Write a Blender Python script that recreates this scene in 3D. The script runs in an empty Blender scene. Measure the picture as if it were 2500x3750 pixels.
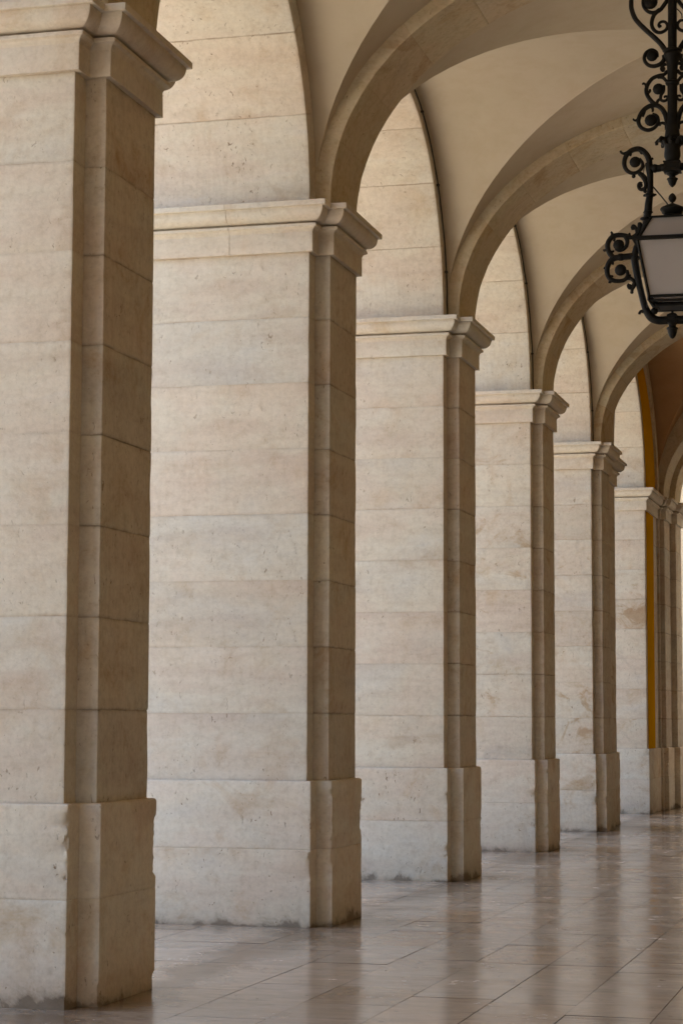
import bpy, bmesh, math, random
from math import sin, cos, pi, sqrt, radians
from mathutils import Vector, Matrix, noise

scene = bpy.context.scene
col = scene.collection
random.seed(7)

# ------------------------------------------------------------------ dimensions (metres)
XS = -4.657            # inner face of the arcade wall
XO = -6.40             # outer (square) face of the arcade wall
XC = -1.87             # axis of the gallery
XR = 2 * XC - XS       # inner face of the opposite wall
DS, PP, PW = .172, .129, .837      # pilaster: set-back, projection, width
PL = 2 * DS + PW                   # length of an ordinary pier
ZP, ZI, ZT = 1.134, 5.352, 5.739   # plinth top, impost bottom, impost top
PE = .044                          # plinth projection
ZS = 5.80                          # springing of the wall arches
ZB = 5.82                          # springing of the ribs and vaults
YP = [6.45, 11.409, 16.399, 21.457, 26.591, 31.780]   # ordinary piers (last one is wide)
P5L = 2.55                         # length of the wide pier
YE = 38.25                         # jamb of the corner pier
YR6, YR7, YEND = 40.02, 41.10, 42.05

# ------------------------------------------------------------------ helpers
def tag(o, label=None, cat=None, group=None, kind=None):
    if label: o['label'] = label
    if cat: o['category'] = cat
    if group: o['group'] = group
    if kind: o['kind'] = kind
    return o

def empty(name, loc, label, cat, group=None):
    o = bpy.data.objects.new(name, None)
    o.empty_display_size = .2
    o.location = loc
    col.objects.link(o)
    return tag(o, label, cat, group)

class MB:
    """collects vertices and faces with a per-face block value and a per-vertex joint value"""
    def __init__(s): s.v = []; s.f = []; s.b = []; s.j = []; s.m = []
    def vert(s, p, j=0.): s.v.append(tuple(p)); s.j.append(j); return len(s.v) - 1
    def face(s, ids, b=0., m=0): s.f.append(tuple(ids)); s.b.append(b); s.m.append(m)
    def box(s, x0, y0, z0, x1, y1, z1, b=0., m=0):
        i = [s.vert(p) for p in ((x0,y0,z0),(x1,y0,z0),(x1,y1,z0),(x0,y1,z0),(x0,y0,z1),(x1,y0,z1),(x1,y1,z1),(x0,y1,z1))]
        for q in ((3,2,1,0),(4,5,6,7),(0,1,5,4),(1,2,6,5),(2,3,7,6),(3,0,4,7)): s.face([i[k] for k in q], b, m)
    def tube(s, pts, rad, n=10, cap=True, b=0.):
        pts = [Vector(p) for p in pts]; rings = []
        N = len(pts)
        t0 = (pts[1] - pts[0]).normalized()
        up = Vector((0, 1, 0)) if abs(t0.y) < .9 else Vector((1, 0, 0))
        nrm = (up - t0 * up.dot(t0)).normalized()
        for i, p in enumerate(pts):
            t = (pts[min(i+1, N-1)] - pts[max(i-1, 0)])
            t = t.normalized() if t.length > 1e-9 else t0
            nrm = nrm - t * nrm.dot(t)
            nrm = nrm.normalized() if nrm.length > 1e-6 else Vector((0, 1, 0))
            bn = t.cross(nrm)
            r = rad[i] if hasattr(rad, '__len__') else rad
            rings.append([s.vert(p + (nrm * cos(2*pi*k/n) + bn * sin(2*pi*k/n)) * r) for k in range(n)])
        for a, c in zip(rings, rings[1:]):
            for k in range(n): s.face((a[k], a[(k+1) % n], c[(k+1) % n], c[k]), b)
        if cap:
            s.face(rings[0][::-1], b); s.face(rings[-1], b)
    def lathe(s, prof, c=(0,0,0), n=20, b=0., axis='z'):
        rings = []
        for r, z in prof:
            ring = []
            for k in range(n):
                a = 2*pi*k/n
                if axis == 'z': p = (c[0]+r*cos(a), c[1]+r*sin(a), c[2]+z)
                else: p = (c[0]+r*cos(a), c[1]+z, c[2]+r*sin(a))
                ring.append(s.vert(p))
            rings.append(ring)
        for a, d in zip(rings, rings[1:]):
            for k in range(n): s.face((a[k], a[(k+1) % n], d[(k+1) % n], d[k]), b)
        s.face(rings[0][::-1], b); s.face(rings[-1], b)
    def ball(s, c, r, n=14, squash=1.):
        s.lathe([(max(1e-4, r*sin(pi*i/8)), -r*squash*cos(pi*i/8)) for i in range(9)], c, n, 0., 'y')
    def build(s, name, mats, parent=None, loc=None, smooth=True, ang=35):
        me = bpy.data.meshes.new(name)
        me.from_pydata(s.v, [], s.f)
        a = me.attributes.new('blk', 'FLOAT', 'FACE'); a.data.foreach_set('value', s.b)
        a = me.attributes.new('jnt', 'FLOAT', 'POINT'); a.data.foreach_set('value', s.j)
        for m in (mats if isinstance(mats, (list, tuple)) else [mats]): me.materials.append(m)
        me.polygons.foreach_set('material_index', s.m)
        bm = bmesh.new(); bm.from_mesh(me); bmesh.ops.recalc_face_normals(bm, faces=bm.faces); bm.to_mesh(me); bm.free()
        if smooth:
            me.polygons.foreach_set('use_smooth', [True] * len(me.polygons))
            me.set_sharp_from_angle(angle=radians(ang))
        me.update()
        o = bpy.data.objects.new(name, me); col.objects.link(o)
        if parent is not None: o.parent = parent
        if loc is not None: o.location = loc
        return o

def fbm(p, s, seed=0.): return noise.noise(Vector((p[0]*s + seed*7.31, p[1]*s + seed*3.7, p[2]*s + seed*1.9)))

def offset_poly(pts, d):
    n = len(pts); out = []
    for i in range(n):
        p0, p1, p2 = Vector(pts[i-1]), Vector(pts[i]), Vector(pts[(i+1) % n])
        e1 = (p1-p0).normalized(); e2 = (p2-p1).normalized()
        n1 = Vector((e1.y, -e1.x)); n2 = Vector((e2.y, -e2.x))
        k = 1 + n1.dot(n2)
        out.append(p1 + (n1+n2) * (d/k))
    return out

def is_convex(pts, i):
    n = len(pts); p0, p1, p2 = Vector(pts[i-1]), Vector(pts[i]), Vector(pts[(i+1) % n])
    e1, e2 = p1-p0, p2-p1
    return e1.x*e2.y - e1.y*e2.x > 0

def dense_loop(plan, d, r, step=.10, vj=()):
    """points round the plan pushed out by d: (x, y, corner weight, inward direction)"""
    P = offset_poly(plan, d); n = len(P); res = []
    for i in range(n):
        p0, p1, p2 = P[i-1], P[i], P[(i+1) % n]
        e1 = (p1-p0).normalized(); e2 = (p2-p1).normalized()
        n1 = Vector((e1.y, -e1.x)); n2 = Vector((e2.y, -e2.x)); inward = -(n1+n2).normalized()
        if is_convex(plan, i):
            a, b = p1 - e1*r, p1 + e2*r
            m = p1 + inward * r * .41
            res += [(p1 - e1*.045, .25, inward), (p1 - e1*max(.02, r*1.6), .7, inward), (a, 1, inward), (m, 1, inward), (b, 1, inward), (p1 + e2*max(.02, r*1.6), .7, inward), (p1 + e2*.045, .25, inward)]
        else:
            res.append((p1, 0, inward))
        L = (p2-p1).length
        k = int(((Vector(plan[(i+1) % n])-Vector(plan[i])).length-.12)/step)
        L0 = (Vector(plan[(i+1) % n])-Vector(plan[i])).length
        if i == 0 and vj:
            mids = [((L0-.12)*q/k + .06, 0.) for q in range(1, k)]
            mids = [m for m in mids if all(abs(L0 - v - m[0]) > .03 for v in vj)]
            for v in vj: mids += [(L0-v-.012, 0.), (L0-v-.004, .5), (L0-v, 1.), (L0-v+.004, .5), (L0-v+.012, 0.)]
            mids = sorted((t + d, jj) for t, jj in mids)
        else:
            mids = [((L-.12)*q/k + .06, 0.) for q in range(1, k)]
        for t, jj in mids: res.append((p1 + e2*t, -jj, inward))
    return res

def prism_rows(plan, rows, seed, r=.008, wear=.01, top=True, bottom=False, wob=.0025, step=.10, blk=0., vj=()):
    """rows: list of (z, offset, joint, block)"""
    mb = MB(); rings = []
    for (z, d, j, b) in rows:
        ring = []
        for (p, w, inw) in dense_loop(plan, d, r, step, vj):
            q = Vector((p.x + .006*noise.noise(Vector((z*14, seed, 0))) if w < 0 else p.x, p.y + (.003 if w == -1 else 0), z))
            if w > 0:
                c = fbm((p.x*.6, p.y*.6, z), 4.6, seed)
                h = fbm((p.x, p.y, z), 15., seed+3) * .6 + fbm((p.x, p.y, z), 33., seed+4) * .5
                t = max(0., min(1., (c + .40*h - .17) / .22)); t = t*t*(3-2*t)
                amt = wear * w * (t * (.55 + .6*h) + .04 * max(0, h))
                q.x += inw.x*amt; q.y += inw.y*amt
            if wob:
                q.x += wob * fbm(q, 2.3, seed+1); q.y += wob * fbm(q, 2.3, seed+2)
            ring.append(mb.vert(q, max(j, -w)))
        rings.append((ring, b))
    n = len(rings[0][0])
    for (a, b0), (c, b1) in zip(rings, rings[1:]):
        for k in range(n): mb.face((a[k], a[(k+1) % n], c[(k+1) % n], c[k]), b0)
    if top: mb.face(rings[-1][0], rings[-1][1])
    if bottom: mb.face(rings[0][0][::-1], rings[0][1])
    return mb

# ------------------------------------------------------------------ materials
def new_mat(name):
    m = bpy.data.materials.new(name); m.use_nodes = True
    nt = m.node_tree; nt.nodes.clear()
    out = nt.nodes.new('ShaderNodeOutputMaterial'); bs = nt.nodes.new('ShaderNodeBsdfPrincipled')
    nt.links.new(bs.outputs[0], out.inputs[0])
    return m, nt, bs

class NT:
    def __init__(s, nt): s.nt = nt
    def n(s, t, **kw):
        nd = s.nt.nodes.new(t)
        for k, v in kw.items(): setattr(nd, k, v)
        return nd
    def l(s, a, b): s.nt.links.new(a, b)
    def val(s, x, sock):
        if hasattr(x, 'is_linked') or hasattr(x, 'links'): s.l(x, sock)
        else: sock.default_value = x
    def math(s, op, a, b=0., c=0., clamp=False):
        nd = s.n('ShaderNodeMath', operation=op); nd.use_clamp = clamp
        s.val(a, nd.inputs[0]); s.val(b, nd.inputs[1]); s.val(c, nd.inputs[2]); return nd.outputs[0]
    def vmath(s, op, a, b):
        nd = s.n('ShaderNodeVectorMath', operation=op); s.val(a, nd.inputs[0]); s.val(b, nd.inputs[1]); return nd.outputs[0]
    def noise(s, vec, scale, detail=4., rough=.55, dist=0., out=0):
        nd = s.n('ShaderNodeTexNoise'); s.l(vec, nd.inputs['Vector'])
        nd.inputs['Scale'].default_value = scale; nd.inputs['Detail'].default_value = detail
        nd.inputs['Roughness'].default_value = rough; nd.inputs['Distortion'].default_value = dist
        return nd.outputs[out]
    def ramp(s, f, stops, interp='LINEAR'):
        nd = s.n('ShaderNodeValToRGB'); nd.color_ramp.interpolation = interp
        e = nd.color_ramp.elements
        while len(e) < len(stops): e.new(.5)
        for k, (p, c) in enumerate(stops):
            e[k].position = p
            e[k].color = (c[0], c[1], c[2], 1) if hasattr(c, '__len__') else (c, c, c, 1)
        s.l(f, nd.inputs[0]); return nd.outputs[0]
    def mix(s, f, a, b, mode='MIX'):
        nd = s.n('ShaderNodeMix', data_type='RGBA', blend_type=mode)
        s.val(f, nd.inputs[0])
        for x, k in ((a, 6), (b, 7)):
            if hasattr(x, '__len__'): nd.inputs[k].default_value = (x[0], x[1], x[2], 1)
            else: s.l(x, nd.inputs[k])
        return nd.outputs[2]
    def scale(s, vec, sx, sy, sz): return s.vmath('MULTIPLY', vec, (sx, sy, sz))
    def bump(s, h, strength, dist, normal=None):
        nd = s.n('ShaderNodeBump'); nd.inputs['Strength'].default_value = strength; nd.inputs['Distance'].default_value = dist
        s.l(h, nd.inputs['Height'])
        if normal is not None: s.l(normal, nd.inputs['Normal'])
        return nd.outputs[0]

def stone_mat(name, tones, pit=.5, stain=.6, streak=1., tint=.5, rough=.75, tool=1., base_dirt=True, veins=1., jdark=.75, mottle=.45, patch=.3):
    m, nt, bs = new_mat(name); N = NT(nt)
    tc = N.n('ShaderNodeTexCoord').outputs['Object']
    rnd = N.n('ShaderNodeObjectInfo').outputs['Random']
    blk = N.n('ShaderNodeAttribute', attribute_name='blk').outputs['Fac']
    jnt = N.n('ShaderNodeAttribute', attribute_name='jnt').outputs['Fac']
    off = N.n('ShaderNodeCombineXYZ')
    N.l(N.math('MULTIPLY', rnd, 37.), off.inputs[0]); N.l(N.math('MULTIPLY', rnd, 91.), off.inputs[1]); N.l(N.math('MULTIPLY', blk, 13.7), off.inputs[2])
    P = N.vmath('ADD', tc, off.outputs[0])
    # warp
    w = N.noise(P, 1.3, 2, .5, 0, 1)
    Pw = N.vmath('ADD', P, N.scale(w, .25, .25, .12))
    bands = N.noise(N.scale(Pw, .55, .55, 3.4), 1.6, 6, .62, .3)            # broad horizontal sedimentary tone
    fine = N.noise(N.scale(Pw, .7, .7, 4.5), 3.2, 6, .62, .35)                   # thin veins
    bf = N.math('ADD', N.math('MULTIPLY', N.math('SUBTRACT', bands, .5), 1.5 * veins), .5)
    c = N.ramp(bf, [(0.12, tones[0]), (.36, tones[1]), (.52, tones[2]), (.68, tones[3]), (.9, tones[4])])
    # block tint
    wn = N.n('ShaderNodeTexWhiteNoise', noise_dimensions='1D'); N.l(N.math('MULTIPLY', blk, 91.7), wn.inputs['W'])
    bt = N.ramp(wn.outputs[0], [(0, (.88, .85, .82)), (.18, (1.0, .99, .96)), (.4, (.97, .935, .925)), (.6, (1.02, 1.0, .96)), (.8, (.93, .95, .97)), (1, (1.07, 1.05, .99))])
    c = N.mix(tint, c, N.mix(1., c, bt, 'MULTIPLY'))
    c = N.mix(.22 * veins, c, N.mix(1., c, N.ramp(fine, [(.3, (.80, .72, .66)), (.5, (1, 1, 1)), (.75, (1.08, 1.09, 1.1))]), 'MULTIPLY'))
    # vertical tooling / rain streaks
    st = N.noise(N.scale(P, 13., 13., .7), 2., 4, .6, .5)
    c = N.mix(.17 * streak, c, N.mix(1., c, N.ramp(st, [(.3, (.76, .70, .62)), (.52, (1, 1, 1)), (.75, (1.07, 1.07, 1.07))]), 'MULTIPLY'))
    # blotches, warm stains
    bl = N.noise(P, 2.1, 8, .68, .6)
    sm = N.ramp(bl, [(.54, 0), (.72, 1)])
    c = N.mix(N.math('MULTIPLY', sm, stain), c, N.mix(1., c, (.80, .66, .50), 'MULTIPLY'))
    bl2 = N.noise(N.vmath('ADD', P, (5., 9., 3.)), 6.5, 7, .7, .2)
    c = N.mix(N.math('MULTIPLY', N.ramp(bl2, [(.56, 0), (.76, 1)]), stain * .6), c, N.mix(1., c, (.70, .60, .50), 'MULTIPLY'))
    big = N.noise(N.scale(P, 1., 1., 1.6), .85, 4, .6, .5)
    c = N.mix(.8, c, N.mix(1., c, N.ramp(big, [(.30, (.93, .97, 1.03)), (.46, (1, 1, .99)), (.56, (1.01, .965, .955)), (.72, (.97, .92, .86))]), 'MULTIPLY'))
    mot = N.noise(N.vmath('ADD', P, (3., 1., 7.)), 16., 5, .7, .4)
    c = N.mix(mottle, c, N.mix(1., c, N.ramp(mot, [(.28, (.74, .69, .62)), (.5, (1, 1, 1)), (.72, (1.10, 1.10, 1.09))]), 'MULTIPLY'))
    if patch:
        pz = N.noise(N.scale(Pw, 1., 1., 1.3), 1.15, 7, .66, .8)
        c = N.mix(N.math('MULTIPLY', N.ramp(pz, [(.57, 0), (.64, 1)]), patch), c, N.mix(1., c, (.72, .58, .44), 'MULTIPLY'))
        c = N.mix(N.math('MULTIPLY', N.ramp(N.noise(N.vmath('ADD', Pw, (8., 2., 5.)), 1.6, 6, .65, .6), [(.58, 0), (.68, 1)]), patch * .7), c, N.mix(1., c, (.72, .72, .76), 'MULTIPLY'))
    grain = N.noise(P, 38., 4, .7)
    c = N.mix(.5, c, N.mix(1., c, N.ramp(grain, [(.28, .82), (.5, 1.), (.74, 1.10)]), 'MULTIPLY'))
    # pits
    pn = N.noise(N.scale(P, 1., 1., .55), 34., 3, .55, .8)
    pmask = N.ramp(N.noise(P, 3.1, 3, .6), [(.42, 0), (.62, 1)])
    pits = N.math('MULTIPLY', N.ramp(pn, [(.655, 0), (.70, 1)]), pmask)
    pits = N.math('MULTIPLY', pits, pit)
    c = N.mix(pits, c, N.mix(1., c, (.42, .34, .27), 'MULTIPLY'))
    # joint mortar and the grime beside it
    jb = N.ramp(N.noise(P, 4.5, 5, .65), [(.36, .06), (.66, 1)])
    jm = N.math('MULTIPLY', N.math('POWER', jnt, 1.6), jb, clamp=True)
    c = N.mix(N.math('MULTIPLY', jm, jdark), c, (.21, .135, .075) if jdark < .9 else (.085, .052, .028))
    if base_dirt:
        z = N.n('ShaderNodeSeparateXYZ'); N.l(tc, z.inputs[0])
        zz = N.math('ADD', z.outputs[2], N.math('MULTIPLY', N.math('SUBTRACT', bl, .5), .5))
        dm = N.ramp(N.math('MULTIPLY', zz, 3.2), [(0, .35), (.4, .15), (1, 0)])
        c = N.mix(dm, c, N.mix(1., c, (.66, .54, .42), 'MULTIPLY'))
        z2 = N.math('ADD', z.outputs[2], N.math('MULTIPLY', N.math('SUBTRACT', bl, .52), .5))
        c = N.mix(N.ramp(N.math('MULTIPLY', z2, 10.), [(.02, .7), (.22, .3), (.6, 0)]), c, (.12, .085, .055))
    N.l(c, bs.inputs['Base Color'])
    bs.inputs['Roughness'].default_value = rough
    bs.inputs['Specular IOR Level'].default_value = .25
    h = N.math('ADD', N.math('MULTIPLY', st, .10 * tool), N.math('MULTIPLY', bl2, .5))
    h = N.math('ADD', h, N.math('MULTIPLY', grain, .22))
    h = N.math('SUBTRACT', h, N.math('MULTIPLY', pits, 1.1))
    N.l(N.bump(h, .55, .012), bs.inputs['Normal'])
    return m

LIOZ = [(.54, .465, .385), (.59, .522, .43), (.615, .557, .46), (.63, .578, .485), (.605, .575, .515)]
LIOZ2 = [tuple(x*1.09 for x in t) for t in LIOZ]
M_STONE = stone_mat('limestone', LIOZ, pit=.6, stain=.45, streak=.8, tint=.7)
M_PLINTH = stone_mat('limestone_plinth', LIOZ2, pit=1., stain=.85, streak=.7, veins=.8, tint=.7)
M_STAINED = stone_mat('limestone_stained', LIOZ, pit=.8, stain=.7, streak=.8, tint=.9, patch=.85)
M_PLINTH_STAINED = stone_mat('limestone_plinth_stained', LIOZ2, pit=1., stain=.8, streak=.7, veins=.8, tint=.8, patch=.6)
M_PIL = stone_mat('limestone_pilaster', [tuple(x*.93 for x in t) for t in LIOZ], pit=.9, stain=1., streak=1.6, tint=.9, jdark=.95, mottle=.7)
M_TRIM = stone_mat('limestone_moulding', LIOZ, pit=.35, stain=.6, streak=.4, base_dirt=False, veins=.7)
M_ARCH = stone_mat('limestone_voussoir', LIOZ, pit=.8, stain=.5, streak=1.6, base_dirt=False, tint=.3)
RIBT = [(.48, .39, .255), (.52, .44, .30), (.545, .47, .335), (.555, .485, .36), (.545, .495, .39)]
M_RIB = stone_mat('rib_stone', RIBT, pit=.9, stain=.8, streak=.7, base_dirt=False, veins=.6, rough=.85, patch=.5, mottle=.7)

def plaster_mat(name, a, b, stain=.45, spec=.15):
    m, nt, bs = new_mat(name); N = NT(nt)
    tc = N.n('ShaderNodeTexCoord').outputs['Object']
    n1 = N.noise(tc, .55, 5, .6, .4); n2 = N.noise(tc, 3.3, 6, .65, .2); n3 = N.noise(tc, 60., 3, .6)
    c = N.mix(N.ramp(n1, [(.32, 0), (.68, 1)]), a, b)
    c = N.mix(stain, c, N.mix(1., c, N.ramp(n2, [(.3, (.84, .78, .70)), (.55, (1, 1, 1)), (.8, (1.05, 1.04, 1.02))]), 'MULTIPLY'))
    N.l(c, bs.inputs['Base Color']); bs.inputs['Roughness'].default_value = .9
    bs.inputs['Specular IOR Level'].default_value = spec
    N.l(N.bump(N.math('ADD', N.math('MULTIPLY', n2, .7), N.math('MULTIPLY', n3, .08)), .35, .02), bs.inputs['Normal'])
    return m
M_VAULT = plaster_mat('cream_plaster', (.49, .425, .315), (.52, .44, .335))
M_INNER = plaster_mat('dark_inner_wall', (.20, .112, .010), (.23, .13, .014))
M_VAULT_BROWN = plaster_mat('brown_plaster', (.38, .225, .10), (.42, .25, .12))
M_OCHRE = plaster_mat('ochre_paint', (.62, .31, .004), (.66, .34, .006), .35, 0.)
M_FACADE = plaster_mat('pale_facade', (.66, .55, .38), (.70, .60, .44))

def floor_mat():
    m, nt, bs = new_mat('polished_paving'); N = NT(nt)
    tc = N.n('ShaderNodeTexCoord').outputs['Object']
    blk = N.n('ShaderNodeAttribute', attribute_name='blk').outputs['Fac']
    off = N.n('ShaderNodeCombineXYZ'); N.l(N.math('MULTIPLY', blk, 61.), off.inputs[0]); N.l(N.math('MULTIPLY', blk, 23.), off.inputs[1])
    P = N.vmath('ADD', tc, off.outputs[0])
    b1 = N.noise(N.scale(P, 1., 4., 1.), 1.3, 7, .62, .5)
    c = N.ramp(b1, [(.2, (.36, .30, .235)), (.42, (.44, .375, .295)), (.6, (.485, .42, .34)), (.85, (.51, .46, .39))])
    wn = N.n('ShaderNodeTexWhiteNoise', noise_dimensions='1D'); N.l(N.math('MULTIPLY', blk, 77.7), wn.inputs['W'])
    c = N.mix(.8, c, N.mix(1., c, N.ramp(wn.outputs[0], [(0, (.84, .78, .72)), (.12, (1.0, .86, .74)), (.3, (1, 1, 1)), (.6, (.93, .91, .90)), (.85, (1.04, 1.0, .95)), (1, (1.10, 1.08, 1.06))]), 'MULTIPLY'))
    fine = N.noise(N.scale(P, 2., 7., 1.), 5., 6, .65, .4)
    c = N.mix(.4, c, N.mix(1., c, N.ramp(fine, [(.3, (.8, .74, .7)), (.55, (1, 1, 1)), (.8, (1.06, 1.06, 1.06))]), 'MULTIPLY'))
    pn = N.noise(N.scale(P, 6., 24., 1.), 1.0, 4, .6, .3)
    pm = N.ramp(N.noise(tc, .8, 4, .65), [(.45, 0), (.62, 1)])
    pit = N.math('MULTIPLY', N.ramp(pn, [(.66, 0), (.70, 1)]), pm)
    c = N.mix(N.math('MULTIPLY', pit, .75), c, (.10, .075, .055))
    sp = N.math('MULTIPLY', N.ramp(N.noise(tc, 9., 2, .5), [(.70, 0), (.73, 1)]), .6)
    c = N.mix(sp, c, (.13, .10, .08))
    mot = N.noise(N.scale(tc, 1.2, 3., 1.), 2.6, 7, .7, .6)
    c = N.mix(.75, c, N.mix(1., c, N.ramp(mot, [(.3, (.70, .64, .58)), (.47, (1, 1, 1)), (.6, (1.02, 1.0, .96)), (.75, (1.12, 1.10, 1.05))]), 'MULTIPLY'))
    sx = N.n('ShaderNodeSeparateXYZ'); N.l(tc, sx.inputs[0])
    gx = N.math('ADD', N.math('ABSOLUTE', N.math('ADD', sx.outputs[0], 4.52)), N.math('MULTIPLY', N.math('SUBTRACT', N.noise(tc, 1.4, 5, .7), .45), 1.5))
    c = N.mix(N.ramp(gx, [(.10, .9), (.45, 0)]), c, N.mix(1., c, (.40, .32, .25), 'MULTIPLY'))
    N.l(c, bs.inputs['Base Color'])
    r1 = N.noise(tc, 1.7, 6, .7, .3)
    rr = N.math('ADD', N.ramp(r1, [(.28, .10), (.5, .17), (.72, .33)]), N.math('MULTIPLY', pit, 0.), clamp=True)
    N.l(rr, bs.inputs['Roughness'])
    N.l(N.math('MULTIPLY', N.math('SUBTRACT', 1., N.math('MULTIPLY', N.math('ADD', pit, sp, clamp=True), .6)), .52), bs.inputs['Specular IOR Level'])
    h = N.math('SUBTRACT', N.math('MULTIPLY', N.noise(tc, 4., 4, .6), .35), N.math('MULTIPLY', pit, 0.))
    N.l(N.bump(h, .10, .004), bs.inputs['Normal'])
    return m
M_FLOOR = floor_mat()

def simple_mat(name, colr, rough=.6, metal=0., var=.15, scale=8., spec=.5):
    m, nt, bs = new_mat(name); N = NT(nt)
    tc = N.n('ShaderNodeTexCoord').outputs['Object']
    n1 = N.noise(tc, scale, 5, .6)
    a = tuple(x*(1-var) for x in colr); b = tuple(min(1, x*(1+var)) for x in colr)
    N.l(N.mix(N.ramp(n1, [(.3, 0), (.7, 1)]), a, b), bs.inputs['Base Color'])
    bs.inputs['Roughness'].default_value = rough; bs.inputs['Metallic'].default_value = metal
    bs.inputs['Specular IOR Level'].default_value = spec
    N.l(N.bump(n1, .2, .004), bs.inputs['Normal'])
    return m
M_MORTAR = simple_mat('joint_mortar', (.12, .09, .066), .9, 0., .65, 1.6)
M_IRON = simple_mat('painted_iron', (.008, .0068, .005), .55, 0., .4, 30., .18)
M_CABLE = simple_mat('cable_rubber', (.03, .025, .02), .6)
M_PLAZA = simple_mat('plaza_stone', (.47, .415, .325), .8, 0., .12, .6)
M_ROOFING = simple_mat('roof_tile', (.35, .17, .10), .8)
M_DARKGLASS = simple_mat('window_glass', (.03, .035, .04), .12)
def frosted():
    m, nt, bs = new_mat('frosted_glass'); N = NT(nt)
    tc = N.n('ShaderNodeTexCoord').outputs['Object']
    n1 = N.noise(tc, 5., 4, .6)
    N.l(N.mix(N.ramp(n1, [(.3, 0), (.7, 1)]), (.60, .56, .54), (.66, .62, .60)), bs.inputs['Base Color'])
    bs.inputs['Roughness'].default_value = .35
    tr = N.n('ShaderNodeBsdfTranslucent'); tr.inputs[0].default_value = (.66, .62, .60, 1)
    mx = N.n('ShaderNodeMixShader'); mx.inputs[0].default_value = .5
    out = [n for n in nt.nodes if n.type == 'OUTPUT_MATERIAL'][0]
    N.l(bs.outputs[0], mx.inputs[1]); N.l(tr.outputs[0], mx.inputs[2]); N.l(mx.outputs[0], out.inputs[0])
    return m
M_FROST = frosted()

# ------------------------------------------------------------------ piers
COURSES = 8
def course_rows(z0, z1, n, seed, groove=.003, jmin=0.):
    rows = []; hh = (z1 - z0) / n
    rnd = random.Random(seed)
    for i in range(n):
        a, b = z0 + i*hh + (0 if i == 0 else .004), z0 + (i+1)*hh - (0 if i == n-1 else .004)
        bid = rnd.random()
        js = max(jmin, rnd.choice((.45, .65, .85, 1.)))
        if i: rows.append((z0 + i*hh, -groove*js, js, bid)); rows.append((a+.001, -.001, .75*js, bid)); rows.append((a + .018, 0, .0, bid))
        else: rows.append((a, 0, .6, bid)); rows.append((a+.02, 0, 0., bid))
        k = 8
        for q in range(1, k): rows.append((a + .018 + (b-a-.075)*q/k, 0, 0., bid))
        if i < n-1: rows.append((b - .018, 0, 0., bid)); rows.append((b-.001, -.001, .5, bid))
        else: rows.append((b-.05, 0, .0, bid)); rows.append((b-.012, 0, .45, bid)); rows.append((b, 0, .9, bid))
    return rows

IMPOST = [(.002, 0), (.037, .0), (.038, .003), (.038, .160), (.040, .163), (.044, .176), (.056, .190), (.074, .197), (.076, .199), (.076, .219), (.074, .221),
          (.036, .222), (.034, .224), (.034, .237), (.036, .239), (.068, .240), (.086, .243), (.106, .251), (.124, .266), (.137, .285), (.145, .305), (.149, .325), (.150, .338),
          (.151, .342), (.178, .343), (.180, .346), (.180, .383), (.177, .387)]

def make_pier(name, y, label, group, length, outline, core, pilasters, seed, extra=None, vj=()):
    root = empty(name, (XS, y, 0), label, 'pier', group)
    L = lambda pl: [(px - XS, py - y) for px, py in pl]
    # plinth: two courses with worn arrises
    rnd = random.Random(seed)
    b0, b1 = rnd.random(), rnd.random()
    rows = [(-.02, PE, .0, b0), (.0, PE, .5, b0), (.02, PE, .1, b0)]
    zj = .60
    rows += [(.02 + (zj-.05)*q/38, PE, 0., b0) for q in range(1, 38)]
    rows += [(zj-.016, PE, .0, b0), (zj-.004, PE-.0005, .35, b0), (zj, PE-.003, .6, b1), (zj+.004, PE-.0005, .35, b1), (zj+.016, PE, 0., b1)]
    rows += [(zj+.02 + (ZP-zj-.05)*q/34, PE, 0., b1) for q in range(1, 34)]
    rows += [(ZP-.02, PE, 0., b1), (ZP-.008, PE-.003, .1, b1), (ZP-.002, PE-.010, .2, b1), (ZP, PE-.020, .5, b1)]
    prism_rows(L(outline), rows, seed, r=.006, wear=.028, wob=.001).build('plinth', M_PLINTH_STAINED if y > 25 else M_PLINTH, root)
    rows = course_rows(ZP, ZI, COURSES, seed+1)
    prism_rows(L(core), rows, seed+2, r=.005, wear=.008, top=False, wob=.001).build('shaft', M_STAINED if y > 25 else M_STONE, root)
    for k, pl in enumerate(pilasters):
        prism_rows(L(pl), course_rows(ZP, ZI, COURSES, seed+5+k, .006, .8), seed+3+k, r=.006, wear=.007, top=False, wob=.001).build('pilaster', M_PIL, root)
    bi = rnd.random()
    rows = [(ZI + z, p, (.9 if .2215 < z < .2395 else (.4 if abs(p-.150) < .0015 or .158 < z < .18 else 0.)), bi) for p, z in IMPOST]
    prism_rows(L(outline), rows, seed+8, r=.004, wear=.006, bottom=True, wob=.001, vj=vj).build('impost', M_TRIM, root, ang=28)
    if extra: extra(root, y)
    return root

def pier_shapes(y, ln, pils):
    """outline (counter-clockwise) including pilasters on the gallery side"""
    o = [(XO, y), (XS, y)]
    for (a, b, px) in pils: o += [(XS, a), (px, a), (px, b), (XS, b)]
    o += [(XS, y+ln), (XO, y+ln)]
    core = [(XO, y), (XS, y), (XS, y+ln), (XO, y+ln)]
    pl = [[(XS-.03, a), (px, a), (px, b), (XS-.03, b)] for (a, b, px) in pils]
    return o, core, pl

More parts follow.
